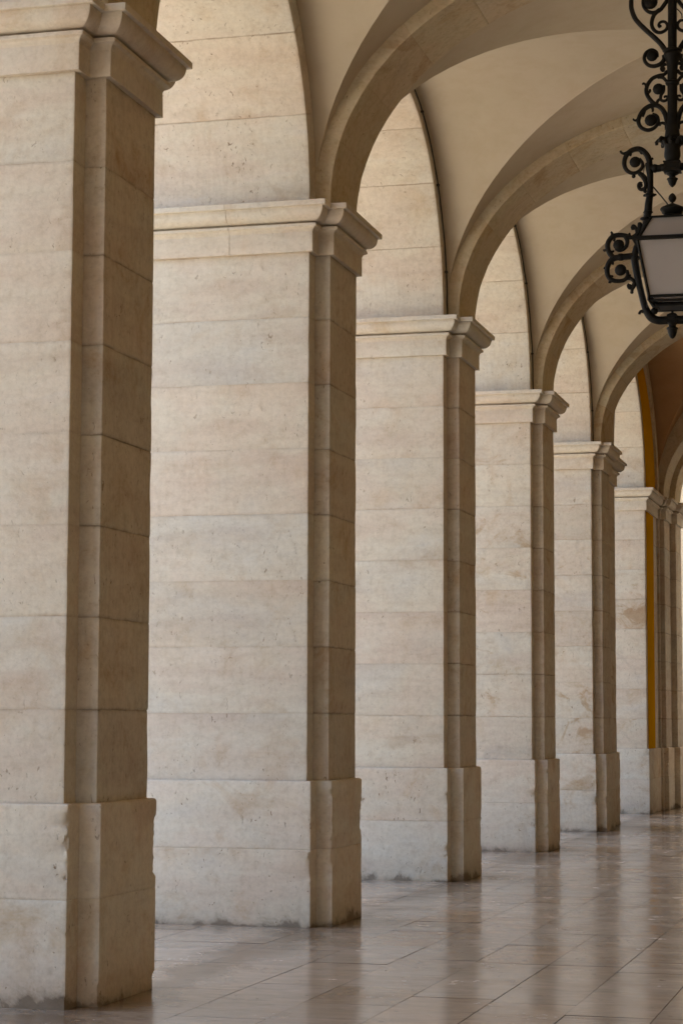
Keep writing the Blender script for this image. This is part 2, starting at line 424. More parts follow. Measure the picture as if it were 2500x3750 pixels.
PIER_LABELS = [
    'limestone pier standing just outside the left edge, nearest the camera',
    'large limestone pier cut by the left edge, widest and darkest of the row',
    'limestone pier with pale broad jamb, second pier from the left',
    'limestone pier in the middle of the row, third from the left',
    'limestone pier, fourth from the left, with a pitted arch foot above it',
    'distant limestone pier with brown stain on its jamb, just before the ochre wall']
XPIL = XS + PP
for k, y in enumerate(YP):
    if k < 5:
        o, c, p = pier_shapes(y, PL, [(y+DS, y+DS+PW, XPIL)])
        make_pier('arcade_pier', y, PIER_LABELS[k], 'limestone piers of the arcade', PL, o, c, p, 11+17*k, vj=((.3,), (.5,), (.66,), (1.0,), (.75,))[k])
    else:
        o, c, p = pier_shapes(y, P5L, [(y+DS, y+DS+PW, XPIL)])
        make_pier('arcade_pier', y, PIER_LABELS[k], 'limestone piers of the arcade', P5L, o, c, p, 11+17*k)

# corner pier with a long wall field painted ochre and stepped pilasters at the end of the gallery
XP7 = XS + .235
yl = YEND
o = [(XO, YE), (XS, YE), (XS, YR6), (XPIL-.085, YR6), (XPIL-.085, YR6+.12), (XPIL, YR6+.12), (XPIL, YR7), (XP7, YR7), (XP7, YEND), (XO, YEND)]
core = [(XO, YE), (XS, YE), (XS, YR6+.3), (XO, YR6+.3)]
pil = [[(XS-.5, YR6), (XPIL-.085, YR6), (XPIL-.085, YR6+.12), (XPIL, YR6+.12), (XPIL, YR7+.05), (XS-.5, YR7+.05)],
       [(XS-.6, YR7), (XP7, YR7), (XP7, YEND), (XS-.6, YEND)]]
def ochre6(root, yy):
    mb = MB(); mb.box(0, .19, ZP, .006, 1.22, ZI-.001)
    mb.build('ochre_panel', M_OCHRE, root)
make_pier('corner_pier', YE, 'corner pier with an ochre painted panel beside its pale jamb, at the far right', None, 0, o, core, pil, 211, ochre6)

# ------------------------------------------------------------------ wall arches over the openings
def make_wall_arch(y0, y1, label, seed, outer_extra=.62, nv=9, group='round arches over the arcade openings', ochre=False):
    """y0, y1: the jambs; round arch, soffit through the whole wall"""
    root = empty('wall_arch', (XS, y0, ZS), label, 'arch', group)
    R = (y1-y0)/2; yc = R
    mb = MB(); rnd = random.Random(seed)
    sect = [(XO-XS, 0), (-1.2, 0), (-.75, 0), (-.35, 0), (-.12, 0), (-.03, 0), (-.008, .0005), (-.002, .003), (0, .010), (0, .03), (0, .09), (0, .2), (0, outer_extra)]
    # angles: stilt, then voussoirs with grooves
    A = [(-1, 0., 0.)]
    for i in range(nv):
        a0, a1 = pi*i/nv, pi*(i+1)/nv; g = .004/R
        b = rnd.random()
        if i: A += [(a0-g*.1, 1., b), (a0+g, .8, b), (a0+g*4, 0., b)]
        else: A += [(0., 0., b)]
        A += [(a0 + (a1-a0)*q/9, 0., b) for q in range(1, 9)]
        A += [(a1-g*4, 0., b), (a1-g, .8, b)] if i < nv-1 else [(a1, 0., b)]
    A += [(-2, 0., A[-1][2])]
    A[0] = (-1, 0., A[1][2])
    rings = []
    for (a, j, b) in A:
        ring = []
        for (x, d) in sect:
            gr = .003 if (j == 1. and d < .2) else 0.
            if d < .012:
                wr = .010 * max(0, fbm((a*3, x*.3, seed), 3., seed)) if x > -.05 else 0
            else: wr = 0
            r = R + d + gr + wr
            jj = j * (1. if d < .2 else 0)
            if a == -1: p = (x, yc + R + d, -.061)
            elif a == -2: p = (x, yc - R - d, -.061)
            else: p = (x + (0 if d < .03 else 0) - gr*(1 if x == 0 else 0), yc + r*cos(a), r*sin(a))
            ring.append(mb.vert(p, jj))
        rings.append((ring, b))
    for (r0, b0), (r1, b1) in zip(rings, rings[1:]):
        for k in range(len(sect)-1): mb.face((r0[k], r0[k+1], r1[k+1], r1[k]), b0)
    mb.build('soffit_ring', M_ARCH, root)
    # thin tan outer face of the ring (square side)
    mb2 = MB(); prev = None
    for i in range(41):
        a = pi*i/40
        cur = [mb2.vert((XO-XS-.004, yc+(R+d)*cos(a), (R+d)*sin(a))) for d in (.0, .45)]
        if prev: mb2.face((prev[0], prev[1], cur[1], cur[0]), .3)
        prev = cur
    mb2.build('outer_face', M_ARCH, root)
    return root

AL = ['round stone arch nearest the camera, outside the left edge of the photo',
      'pale round arch soffit over the first opening, beside the big left pier',
      'round arch soffit over the opening between the second and third piers',
      'round arch soffit over the opening between the third and fourth piers',
      'round arch soffit over the opening before the ochre wall pier']
for k in range(5):
    make_wall_arch(YP[k]+PL, YP[k+1], AL[k], 31+7*k)
make_wall_arch(YP[5]+P5L, YE, 'last round arch, edged by the ochre painted wall above the corner pier', 77, outer_extra=.17)

# ochre lunette wall of the corner bay, above the imposts, pierced by the last arch
CB0, CB1 = YP[5]+DS+PW, YR6
YCB = (CB0+CB1)/2; HLB = (CB1-CB0)/2 + .11; HB = 2.68
mb = MB()
yc = (YP[5]+P5L+YE)/2; R = (YE-YP[5]-P5L)/2 + .168
n = 48
def lun(ya): # vault curve height
    t = (ya-YCB)/HLB
    return ZB + HB*sqrt(max(0, 1-t*t))
inner = []; outer = []
for i in range(n+1):
    a = pi*i/n
    inner.append(mb.vert((XS+.004, yc+R*cos(a), ZS+R*sin(a))))
for i in range(n+1):
    a = pi*i/n
    yy = YCB + (HLB-.02)*cos(a)
    outer.append(mb.vert((XS+.004, yy, max(ZT-.03, ZB-.05+(HB+.05)*sin(a)))))
for i in range(n): mb.face((inner[i], outer[i], outer[i+1], inner[i+1]), 0., 0 if i < n//2 else 1)
tag(mb.build('lunette_wall', [M_OCHRE, M_RIB], None, smooth=False), 'ochre painted wall curving round the last arch under the brown vault', 'wall')
# stone band along the lunette of the corner bay
mb = MB(); prev = None
for i in range(61):
    a = pi*i/60
    cur = []
    for (x, s) in ((.0, -.20), (.05, -.20), (.05, .04), (.0, .04)):
        cur.append(mb.vert((XS + x, YCB + (HLB-.11+s*.9)*cos(a), ZB-.02 + (HB+s)*sin(a))))
    if prev:
        for q in range(4): mb.face((prev[q], prev[(q+1) % 4], cur[(q+1) % 4], cur[q]), .2)
    prev = cur
tag(mb.build('wall_rib', M_RIB, None), 'thin dark stone band between ochre wall and brown vault', 'rib')

# ------------------------------------------------------------------ transverse ribs across the gallery
AX, BX = XC - XPIL, 1.98
def make_rib(ya, yb, label, seed, aa=AX, bb=BX, ao=AX+.17, bo=2.30, nv=13, group='stone ribs across the gallery', xc=XC):
    mb = MB(); rnd = random.Random(seed)
    root = tag(bpy.data.objects.new('transverse_arch', None), label, 'arch', group)
    root.location = (xc, ya, ZB); col.objects.link(root)
    w = yb-ya
    sect = [(0, 1.), (0, .5), (0, .12), (0, .03), (.003, .003), (.012, 0), (.05, 0)] + [(w*q/8, 0) for q in range(1, 8)] + [(w-.05, 0), (w-.012, 0), (w-.003, .003), (w, .03), (w, .12), (w, 1.)]
    T = [(-1, 0., 0.)]
    for i in range(nv):
        a0, a1 = pi*i/nv, pi*(i+1)/nv; b = rnd.random(); g = .0018
        if i: T += [(a0, 1., b), (a0+g, .7, b), (a0+g*5, 0, b)]
        else: T += [(0., 0., b)]
        T += [(a0+(a1-a0)*q/8, 0., b) for q in range(1, 8)]
        if i < nv-1: T += [(a1-g*5, 0., b), (a1-g, .7, b)]
        else: T += [(a1, 0., b)]
    T += [(-2, 0., T[-1][2])]; T[0] = (-1, 0., T[1][2])
    rings = []
    for (a, j, b) in T:
        ring = []
        for (y, d) in sect:
            aa_, z0 = (0, ZT-ZB-.002) if a == -1 else ((pi, ZT-ZB-.002) if a == -2 else (a, None))
            ea, eb = aa + (ao-aa)*d, bb + (bo-bb)*d
            gr = .0015 if j == 1. and d < .5 else 0
            e = 0.
            if d <= .03 and (y < .02 or y > w-.02): e = .006*max(0, fbm((a*4, y, seed), 5.2, seed)-.05) + .004*max(0, fbm((a*4, y, seed), 17., seed))
            x = -(ea+gr+e)*cos(aa_); z = (eb+gr+e)*sin(aa_) if z0 is None else z0
            ring.append(mb.vert((x, y + .002*fbm((x, z, y), 3., seed), z), .5*j if d < .6 else 0.))
        rings.append((ring, b))
    for (r0, b0), (r1, b1) in zip(rings, rings[1:]):
        for k in range(len(sect)-1): mb.face((r0[k], r0[k+1], r1[k+1], r1[k]), b0)
    mb.build('rib_stones', M_RIB, root)
    return root
RL = ['stone rib springing outside the left edge of the photo',
      'stone rib springing from the big left pier, cut by the top edge',
      'widest visible stone rib, rising from the second pier behind the lantern top',
      'stone rib rising from the third pier and crossing behind the lantern stem',
      'stone rib rising from the fourth pier behind the lantern glass',
      'stone rib in front of the brown vault, below the lantern']
for k, y in enumerate(YP): make_rib(y+DS, y+DS+PW, RL[k], 400+13*k)
make_rib(YR6+.12, YR7, 'tan lit stone rib beyond the brown vault, at the right edge', 510, bo=2.75)
make_rib(YR7, YEND, 'thick end arch with pale streaked soffit, farthest at the right edge', 523, aa=1.5, bb=1.5, ao=3.1, bo=3.0, xc=XP7+1.5)

# ------------------------------------------------------------------ groin vaults
def make_vault(y0, y1, label, mat, seed, b=2.08, hl_extra=0., group='groin vaults between the ribs', n=48):
    a = XC - XS + .008
    yc = (y0+y1)/2; hl = (y1-y0)/2 + hl_extra
    mb = MB(); cache = {}
    def v(i, j, cell):
        k = (i, j, cell)
        if k not in cache:
            tx, ty = pi*i/n, pi*j/n
            x, y = -a*cos(tx), -hl*cos(ty)
            z = b*max(sin(tx), sin(ty))
            cache[k] = mb.vert((x, y + yc - y0, z))
        return cache[k]
    for i in range(n):
        for j in range(n):
            u, w = (i+.5)/n, (j+.5)/n
            # split along the diagonals
            same = (u < .5) == (w < .5)
            q = [(i, j), (i+1, j), (i+1, j+1), (i, j+1)]
            tris = [(0, 1, 2), (0, 2, 3)] if same else [(0, 1, 3), (1, 2, 3)]
            for t in tris:
                cu = sum(q[k][0] for k in t)/3/n; cw = sum(q[k][1] for k in t)/3/n
                cell = 'A' if abs(cu-.5) < abs(cw-.5) else 'B'
                cell += ('0' if (cw if cell == 'A' else cu) < .5 else '1')
                mb.face([v(q[k][0], q[k][1], cell) for k in t], .1)
    o = mb.build('groin_vault', mat, None, (XC, y0, ZB), ang=60)
    return tag(o, label, 'vault', group)
VL = ['cream plaster vault bay outside the left edge of the photo',
      'pinkish cream vault bay at the top, between the first two ribs',
      'broad cream vault bay lit beside the lantern stem, between second and third ribs',
      'cream vault bay behind the lantern, above the third opening',
      'small cream vault bay just below and behind the lantern arm']
for k in range(5):
    make_vault(YP[k]+DS+PW-.02, YP[k+1]+DS+.02, VL[k], M_VAULT, k)
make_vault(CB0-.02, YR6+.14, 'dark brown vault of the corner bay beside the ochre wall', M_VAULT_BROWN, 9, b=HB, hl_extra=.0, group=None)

# ------------------------------------------------------------------ cables along the lunettes
CL = ['thin dark cable following the arch edge above the third pier',
      'thin dark cable following the arch edge above the fourth pier',
      'thin dark cable following the arch edge just before the ochre wall']
for k in range(2, 5):
    y0, y1 = YP[k]+DS+PW, YP[k+1]+DS
    yc = (y0+y1)/2; hl = (y1-y0)/2
    pts = []
    for i in range(60):
        a = .02 + (pi*.94)*i/59
        wv = .010*noise.noise(Vector((i*.35, k*5., 0))) + .004*noise.noise(Vector((i*1.3, k*5., 3)))
        pts.append((XS+.016+.006*noise.noise(Vector((i*.5, 9, k))), yc + (hl-.045+wv)*cos(a), ZB - .03 + (2.08-.045+wv)*sin(a)))
    pts.insert(0, (XS+.016, yc+hl-.045, ZT+.002))
    mb = MB(); mb.tube(pts, .008, 8)
    for i in range(5, 60, 9):
        p = pts[i]; mb.box(p[0]-.016, p[1]-.014, p[2]-.010, p[0]+.013, p[1]+.014, p[2]+.010)
    tag(mb.build('wall_cable', M_CABLE), CL[k-2], 'cable', 'cables clipped along the arches')

# ------------------------------------------------------------------ paving
mb = MB()
rnd = random.Random(5)
EDG = [-7.05, -6.30, -5.46, -4.61, -3.96, -3.44, -2.91, -2.41, -1.92, -1.43, -.94, -.42, .10, .60, XR]
def slab(x0, x1, y0, y1, b):
    gx = lambda: rnd.choice((.0003, .0005, .0012, .0018, .0026)); gy = lambda: rnd.choice((.0006, .002, .004, .006, .009))
    x0 += gx(); x1 -= gx(); y0 += gy(); y1 -= gy()
    dz = [rnd.uniform(-.0014, .0014) for _ in range(4)]
    e = .0012
    tp = [(x0+e, y0+e), (x1-e, y0+e), (x1-e, y1-e), (x0+e, y1-e)]
    bt = [(x0, y0), (x1, y0), (x1, y1), (x0, y1)]
    t = [mb.vert((p[0], p[1], d)) for p, d in zip(tp, dz)]
    m_ = [mb.vert((p[0], p[1], d-.003)) for p, d in zip(bt, dz)]
    l_ = [mb.vert((p[0], p[1], -.02)) for p in bt]
    mb.face(t, b)
    for k in range(4):
        mb.face((t[k], m_[k], m_[(k+1) % 4], t[(k+1) % 4]), b, 1); mb.face((m_[k], l_[k], l_[(k+1) % 4], m_[(k+1) % 4]), b, 1)
def run_strip(x0, x1, a, c):
    y = a
    while y < c - .01:
        n_ = y + rnd.uniform(.75, 1.7)
        if c - n_ < .5: n_ = c
        slab(x0, x1, y, n_, rnd.random()); y = n_
for s in range(0, len(EDG)-1, 2):
    two = s + 2 < len(EDG)
    y = -9. - rnd.random()
    while y < 43.4:
        n_ = min(43.6, y + (rnd.uniform(.8, 1.5) if two and rnd.random() < .30 else rnd.uniform(1.6, 4.2)))
        if 43.6 - n_ < .6: n_ = 43.6
        if two and n_ - y < 1.55: slab(EDG[s], EDG[s+2], y, n_, rnd.random())
        else:
            run_strip(EDG[s], EDG[s+1], y, n_)
            if two: run_strip(EDG[s+1], EDG[s+2], y, n_)
        y = n_
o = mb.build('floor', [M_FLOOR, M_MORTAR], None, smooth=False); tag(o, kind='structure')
mb = MB(); mb.box(-7.05, -10.2, -.13, XR+.2, 43.6, -.005)
tag(mb.build('floor_bed', M_MORTAR, None, smooth=False), kind='structure')

# ------------------------------------------------------------------ the square, the street and the building mass
mb = MB()
n = 24
for i in range(n):
    pass
i0 = [mb.vert(p) for p in ((-400, -400, -.14), (400, -400, -.14), (400, 400, -.14), (-400, 400, -.14))]
mb.face(i0)
tag(mb.build('ground', M_PLAZA, None, smooth=False), kind='structure')

mb = MB()
# upper storeys over the arcade, and the unseen rear bays
mb.box(XO-.05, -12, 8.62, 13, YEND, 16.5)
for y in YP[:5]: mb.box(XO+.02, y+.02, ZT+.01, XS-.03, y+PL-.02, 8.62)
mb.box(XO+.02, YP[5]+.02, ZT+.01, XS-.03, YP[5]+P5L-.02, 8.62)
mb.box(XO+.02, YE+.02, ZT+.01, XS-.03, YEND-.02, 8.62)
for y in (-8.6, -3.6, 1.4): mb.box(XO, y, -.1, XS, y+PL, 7.2)
mb.box(XO, -12, 7.2, XR+.3, YP[0]+DS, 8.62)
for k in range(6):
    y1 = YP[k+1] if k < 5 else YE
    y0 = YP[k] + (PL if k < 5 else P5L)
    mb.box(XO+.3, y0, 8.0, XS-.3, y1, 8.62)
tag(mb.build('building', M_FACADE, None, smooth=False), kind='structure')
# gallery wall facing the arcade
mb = MB()
mb.box(XR, -12, 0, XR+.6, YR6, 8.6, .1, 0)
for y in [1.4] + YP: mb.box(XR-PP, y+DS, 0, XR+.05, y+DS+PW, ZB+.05, rnd.random(), 1)
mb.box(XR-PP, YR6+.1, 0, XR+1.2, YR7, ZB+.05, .4, 1)
mb.box(XP7+3.0, YR7+.01, 0, XR+1.2, YEND-.01, ZB+.01, .4, 1)  # this box and the next: unseen end wall added to cut light
mb.box(XP7+4.5, YR7+.01, ZB, XR+1.2, YEND-.01, 8.6, .4, 1)
mb.box(XR-.05, -12, 0, XR+.02, YR6, 1.1, .5, 1)
tag(mb.build('wall', [M_INNER, M_RIB], None, smooth=False), kind='structure')

# house across the street at the gallery end, raised to block the sun
root = empty('street_house', (-6, 51, -.14), 'pale house front glimpsed past the end arch at the right edge', 'house')
mb = MB(); mb.box(-6, 0, 0, 30, 10, 24.5); mb.build('wall', M_FACADE, root, smooth=False)
mb = MB(); mb.box(8.5, -8.2, 0, 30, .0, 24); mb.build('sun_block_wing', M_FACADE, root, smooth=False)  # unseen wing added to keep sun out of the end arch
mb = MB(); mb.box(-6.3, -.4, 24.5, 8.3, 10.4, 25); mb.build('cornice', M_TRIM, root, smooth=False)
for i in range(3):
    for z in (1.2, 5.6, 10.):
        x = -3. + i*4.4
        mb = MB(); mb.box(x, -.06, z, x+1.4, .05, z+2.4); w = mb.build('window', M_TRIM, root, smooth=False)
        mb = MB(); mb.box(x+.12, -.075, z+.12, x+1.28, -.05, z+2.28); mb.build('pane', M_DARKGLASS, w, smooth=False)

# ------------------------------------------------------------------ lantern
SX, SZ = .002177, .002222
def lz3(x, y): return ((x-1018)*.2721*SX, -(y*.2721)*SZ)
def lz4(x, y): return ((x-1050)*.2636*SX, -(640+y*.2636)*SZ)
def smooth_pts(p, sub=6):
    out = []
    P = [p[0]] + list(p) + [p[-1]]
    for i in range(1, len(P)-2):
        for q in range(sub):
            t = q/sub; a, b, c, d = P[i-1], P[i], P[i+1], P[i+2]
            out.append(tuple(.5*((2*b[k]) + (-a[k]+c[k])*t + (2*a[k]-5*b[k]+4*c[k]-d[k])*t*t + (-a[k]+3*b[k]-3*c[k]+d[k])*t**3) for k in range(2)))
    out.append(tuple(p[-1])); return out
lan = empty('hanging_lantern', (-1.803, 16.99, 7.381), 'black wrought iron lantern with scrolls and frosted panes hanging from the vault', 'lantern')
lan.rotation_euler = (0, radians(.67), 0)
TOPZ = .43
def strip(mb, pts, r0, r1=None, fn=lz3, sgn=1, y=0.):
    q = smooth_pts([fn(*p) for p in pts]); N = len(q)
    r1 = r0 if r1 is None else r1
    rad = [r0 + (r1-r0)*i/(N-1) for i in range(N)]
    mb.tube([(sgn*x, y, z) for x, z in q], rad, 9)
def knob(mb, x, y, r, fn=lz3, sgn=1, sq=.55):
    px, pz = fn(x, y); mb.ball((sgn*px, 0, pz), r, 14, sq)
def zz3(y): return lz3(0, y)[1]
def zz4(y): return lz4(0, y)[1]

# stem with its collars
mb = MB()
prof = [(.036, TOPZ), (.036, zz3(650)), (.060, zz3(662)), (.078, zz3(672)), (.080, zz3(690)), (.066, zz3(708)), (.072, zz3(740)), (.052, zz3(830)), (.044, zz3(900)), (.040, zz3(1000)), (.040, zz3(1095)),
        (.052, zz3(1105)), (.058, zz3(1125)), (.052, zz3(1148)), (.040, zz3(1160)), (.039, zz3(1500)), (.048, zz3(1650)), (.058, zz3(1800)), (.064, zz3(1862))]
mb.lathe(prof[::-1], n=20); mb.build('stem', M_IRON, lan)
mb = MB()
prof = [(.064, zz3(1866)), (.070, zz3(1880)), (.074, zz3(1905)), (.066, zz3(1940)), (.062, zz3(2020)), (.066, zz3(2080)), (.066, zz3(2120)), (.054, zz3(2170)), (.044, zz3(2195))]
mb.lathe(prof[::-1], n=20)
for k in range(8):
    a = 2*pi*k/8
    pts = [Vector((.06*cos(a), .06*sin(a), zz3(1960))), Vector((.085*cos(a), .085*sin(a), zz3(1900))), Vector((.112*cos(a), .112*sin(a), zz3(1893))), Vector((.126*cos(a), .126*sin(a), zz3(1920))), Vector((.124*cos(a), .124*sin(a), zz3(1955)))]
    mb.tube(pts, [.022, .018, .016, .016, .012], 8)
mb.build('vase', M_IRON, lan)
mb = MB(); hb = .062
mb.box(-hb, -hb, zz3(2320), hb, hb, zz3(2205))
mb.box(-hb-.006, -hb-.006, zz3(2215), hb+.006, hb+.006, zz3(2196)); mb.box(-hb-.006, -hb-.006, zz3(2330), hb+.006, hb+.006, zz3(2312))
for s in (-1, 1): mb.box(-hb*.62, s*hb-.006, zz3(2295), hb*.62, s*hb+.006, zz3(2232))
mb.lathe([(.001, zz4(190)), (.012, zz4(178)), (.026, zz4(150)), (.034, zz4(115)), (.040, zz4(85)), (.046, zz4(78)), (.044, zz4(66)), (.026, zz4(55)), (.026, zz4(30)), (.050, zz4(5)), (.054, zz4(-12))], n=18)
mb.build('junction_block', M_IRON, lan)

# scrolls, left and right
def scrolls_upper(s):
    mb = MB()
    strip(mb, [(640, -330), (520, -250), (470, -130), (460, 0), (468, 90), (520, 220), (640, 360), (760, 475), (860, 580), (925, 680)], .018, .022, sgn=s)
    strip(mb, [(640, -330), (730, -360), (790, -300), (770, -230), (715, -235)], .018, .011, sgn=s); knob(mb, 725, -275, .030, sgn=s)
    strip(mb, [(985, -60), (930, 20), (850, 120), (760, 150), (680, 120), (625, 40), (630, -60), (700, -125), (790, -100), (815, -20)], .018, .012, sgn=s); knob(mb, 722, 5, .058, sgn=s)
    strip(mb, [(850, 110), (775, 175), (742, 260), (745, 340), (790, 405), (860, 427), (930, 395), (950, 335), (915, 285), (860, 285), (830, 325), (850, 358)], .018, .010, sgn=s)
    knob(mb, 852, 340, .014, sgn=s)
    mb.build('scroll', M_IRON, lan)
    mb = MB()
    strip(mb, [(905, 740), (905, 800), (850, 860), (760, 880), (680, 850), (638, 775), (660, 695), (735, 655), (805, 690), (815, 760)], .019, .012, sgn=s); knob(mb, 745, 738, .047, sgn=s)
    strip(mb, [(935, 860), (890, 880), (868, 920), (885, 952), (915, 945)], .014, .009, sgn=s); knob(mb, 893, 922, .020, sgn=s)
    mb.build('scroll', M_IRON, lan)
    mb = MB()
    strip(mb, [(950, 955), (910, 1000), (830, 1015), (745, 1050), (685, 1125), (665, 1210), (690, 1290), (745, 1365), (800, 1410)], .014, .019, sgn=s)
    strip(mb, [(820, 1030), (885, 1040), (930, 1085), (960, 1130)], .016, .012, sgn=s)
    knob(mb, 830, 1195, .047, sgn=s)
    strip(mb, [(900, 1150), (895, 1230), (865, 1280), (862, 1340), (900, 1362), (940, 1350), (955, 1315), (925, 1300), (905, 1318)], .015, .009, sgn=s)
    strip(mb, [(670, 1160), (655, 1125), (630, 1105), (612, 1122)], .012, .007, sgn=s)
    strip(mb, [(690, 1240), (715, 1215), (712, 1190)], .013, .008, sgn=s)
    mb.build('scroll', M_IRON, lan)
    mb = MB()
    strip(mb, [(950, 1750), (940, 1610), (895, 1490), (820, 1420), (730, 1415), (640, 1460), (578, 1545), (560, 1630), (600, 1705), (690, 1745), (780, 1715), (828, 1640), (810, 1560), (750, 1530)], .022, .013, sgn=s)
    knob(mb, 728, 1612, .050, sgn=s)
    strip(mb, [(555, 1590), (525, 1605), (498, 1595), (488, 1578)], .012, .007, sgn=s)
    strip(mb, [(650, 1440), (630, 1520), (615, 1560)], .016, .009, sgn=s)
    strip(mb, [(740, 1430), (755, 1470), (748, 1500)], .014, .008, sgn=s)
    strip(mb, [(800, 1400), (830, 1345), (862, 1340)], .014, .010, sgn=s)
    strip(mb, [(925, 1680), (890, 1660), (850, 1668), (845, 1695)], .012, .012, sgn=s)
    mb.build('scroll', M_IRON, lan)
for s in (1, -1): scrolls_upper(s)

def bracket(s):
    # arm: cross bar, long bowed arm, lower elbow to the bottom hub
    mb = MB()
    strip(mb, [(925, 2262), (900, 2262), (880, 2255), (850, 2268), (800, 2268), (760, 2262), (720, 2262)], .026, .032, sgn=s)
    x, z = lz3(900, 2262); mb.ball((s*x, 0, z), .033, 12, 1.); x, z = lz3(782, 2268); mb.ball((s*x, 0, z), .036, 12, 1.)
    P = [lz3(700, 2190), lz3(712, 2280)] + [lz4(*p) for p in ((742, 20), (745, 160), (738, 280), (722, 400), (712, 520), (690, 620), (668, 710), (640, 800), (602, 900), (560, 980), (535, 1070), (528, 1150), (548, 1300), (585, 1480), (625, 1650), (668, 1810), (705, 1900), (760, 1975), (850, 2018), (950, 2020), (1000, 2015))]
    q = smooth_pts(P, 5)
    R = [.030, .030, .026, .024, .027, .031, .033, .028, .024, .023, .023, .024, .026, .030, .029, .027, .026, .027, .031, .034, .033, .033, .034]
    rr = [R[min(len(R)-1, i//5)]*(1-(i % 5)/5) + R[min(len(R)-1, i//5+1)]*(i % 5)/5 for i in range(len(q))]
    mb.tube([(s*a, 0, b) for a, b in q], rr, 12)
    for (x, y, r, h) in ((738, 280, .044, .010), (714, 520, .040, .008), (690, 612, .046, .010)):
        px, pz = lz4(x, y); mb.lathe([(r*.7, -h*1.4), (r, -h*.3), (r, h*.4), (r*.7, h*1.4)], (s*px, 0, pz), 14)
    for (x, y, dx, dy) in ((700, 285, -35, -12), (775, 285, 40, -5), (665, 605, -45, 12), (720, 625, 40, 15), (655, 1895, -55, 30), (790, 1905, 30, -22)):
        strip(mb, [(x, y), (x+dx*.6, y-abs(dy)*.4), (x+dx, y+dy*.3), (x+dx*1.1, y+abs(dy))], .014, .010, lz4, s)
    mb.ball((s*lz4(800, 1890)[0], 0, lz4(800, 1890)[1]), .030, 12, .9)
    mb.build('bracket_arm', M_IRON, lan)
    mb = MB()   # top scroll
    strip(mb, [(710, 2240), (705, 2150), (660, 2060), (590, 2000), (510, 1995), (435, 2030), (385, 2095), (368, 2180), (395, 2260), (460, 2310), (540, 2310), (605, 2255), (615, 2185), (575, 2125)], .026, .012, sgn=s)
    knob(mb, 517, 2168, .046, sgn=s)
    strip(mb, [(420, 2030), (365, 2045), (330, 2030), (318, 2005)], .014, .008, sgn=s)
    strip(mb, [(670, 2160), (720, 2150), (762, 2128)], .014, .009, sgn=s)
    strip(mb, [(560, 2000), (600, 2040), (590, 2062)], .015, .009, sgn=s); strip(mb, [(440, 2030), (455, 2060), (440, 2080)], .015, .009, sgn=s)
    strip(mb, [(540, 2300), (600, 2330), (650, 2375), (660, 2420)], .016, .012, sgn=s)
    mb.build('scroll', M_IRON, lan)
    mb = MB()   # small curl under it
    strip(mb, [(590, -30), (650, 40), (682, 120), (672, 180), (630, 200), (590, 180), (578, 135), (600, 105), (630, 115)], .018, .011, lz4, s)
    knob(mb, 610, 140, .018, lz4, s); strip(mb, [(660, 170), (668, 220), (690, 235)], .018, .012, lz4, s)
    knob(mb, 512, 8, .016, lz4, s)
    mb.build('scroll', M_IRON, lan)
    mb = MB()   # side scroll, upper half
    strip(mb, [(600, 680), (590, 760), (550, 825), (480, 858), (420, 850)], .020, .015, lz4, s); knob(mb, 598, 680, .019, lz4, s)
    strip(mb, [(560, 790), (545, 730), (515, 695), (488, 715), (500, 752)], .014, .009, lz4, s); knob(mb, 512, 728, .017, lz4, s)
    strip(mb, [(470, 860), (400, 830), (320, 818), (230, 830), (170, 890), (150, 970), (175, 1060), (225, 1120)], .019, .022, lz4, s)
    strip(mb, [(400, 840), (425, 900), (415, 970), (370, 1020), (310, 1035), (260, 1010)], .020, .010, lz4, s)
    knob(mb, 305, 955, .046, lz4, s)
    for p in ([(215, 830), (210, 785), (195, 768)], [(150, 1010), (110, 1025), (90, 1010)], [(430, 840), (455, 815), (450, 795)], [(235, 840), (245, 880), (230, 900)], [(180, 1050), (220, 1045), (240, 1030)]):
        strip(mb, p, .014, .007, lz4, s)
    mb.build('scroll', M_IRON, lan)
    mb = MB()   # side scroll, lower half
    strip(mb, [(530, 1115), (440, 1120), (330, 1125), (240, 1140), (175, 1195), (145, 1280), (155, 1370), (210, 1435), (300, 1455), (390, 1440), (432, 1380), (420, 1310)], .028, .014, lz4, s)
    knob(mb, 332, 1303, .048, lz4, s)
    strip(mb, [(400, 1420), (470, 1425), (515, 1465), (525, 1525), (495, 1580), (490, 1615)], .017, .012, lz4, s)
    strip(mb, [(515, 1500), (490, 1555), (455, 1560), (435, 1525), (455, 1500)], .014, .009, lz4, s); knob(mb, 458, 1530, .018, lz4, s); knob(mb, 490, 1618, .014, lz4, s)
    for p in ([(165, 1240), (120, 1270), (100, 1262)], [(200, 1430), (190, 1465), (165, 1462)], [(435, 1395), (460, 1385), (462, 1370)], [(200, 1170), (225, 1205), (215, 1225)], [(175, 1390), (215, 1385), (225, 1375)]):
        strip(mb, p, .014, .008, lz4, s)
    for x in (325, 345): 
        px, pz = lz4(x, 1125); mb.ball((s*px, 0, pz), .031, 12, .9)
    mb.ball((s*lz4(565, 1150)[0], 0, lz4(565, 1150)[1]), .022, 10, 1.); mb.ball((s*lz4(520, 1100)[0], 0, lz4(520, 1100)[1]), .026, 10, 1.); mb.ball((s*lz4(545, 1080)[0], 0, lz4(545, 1080)[1]), .022, 10, 1.)
    mb.build('scroll', M_IRON, lan)
for s in (1, -1): bracket(s)
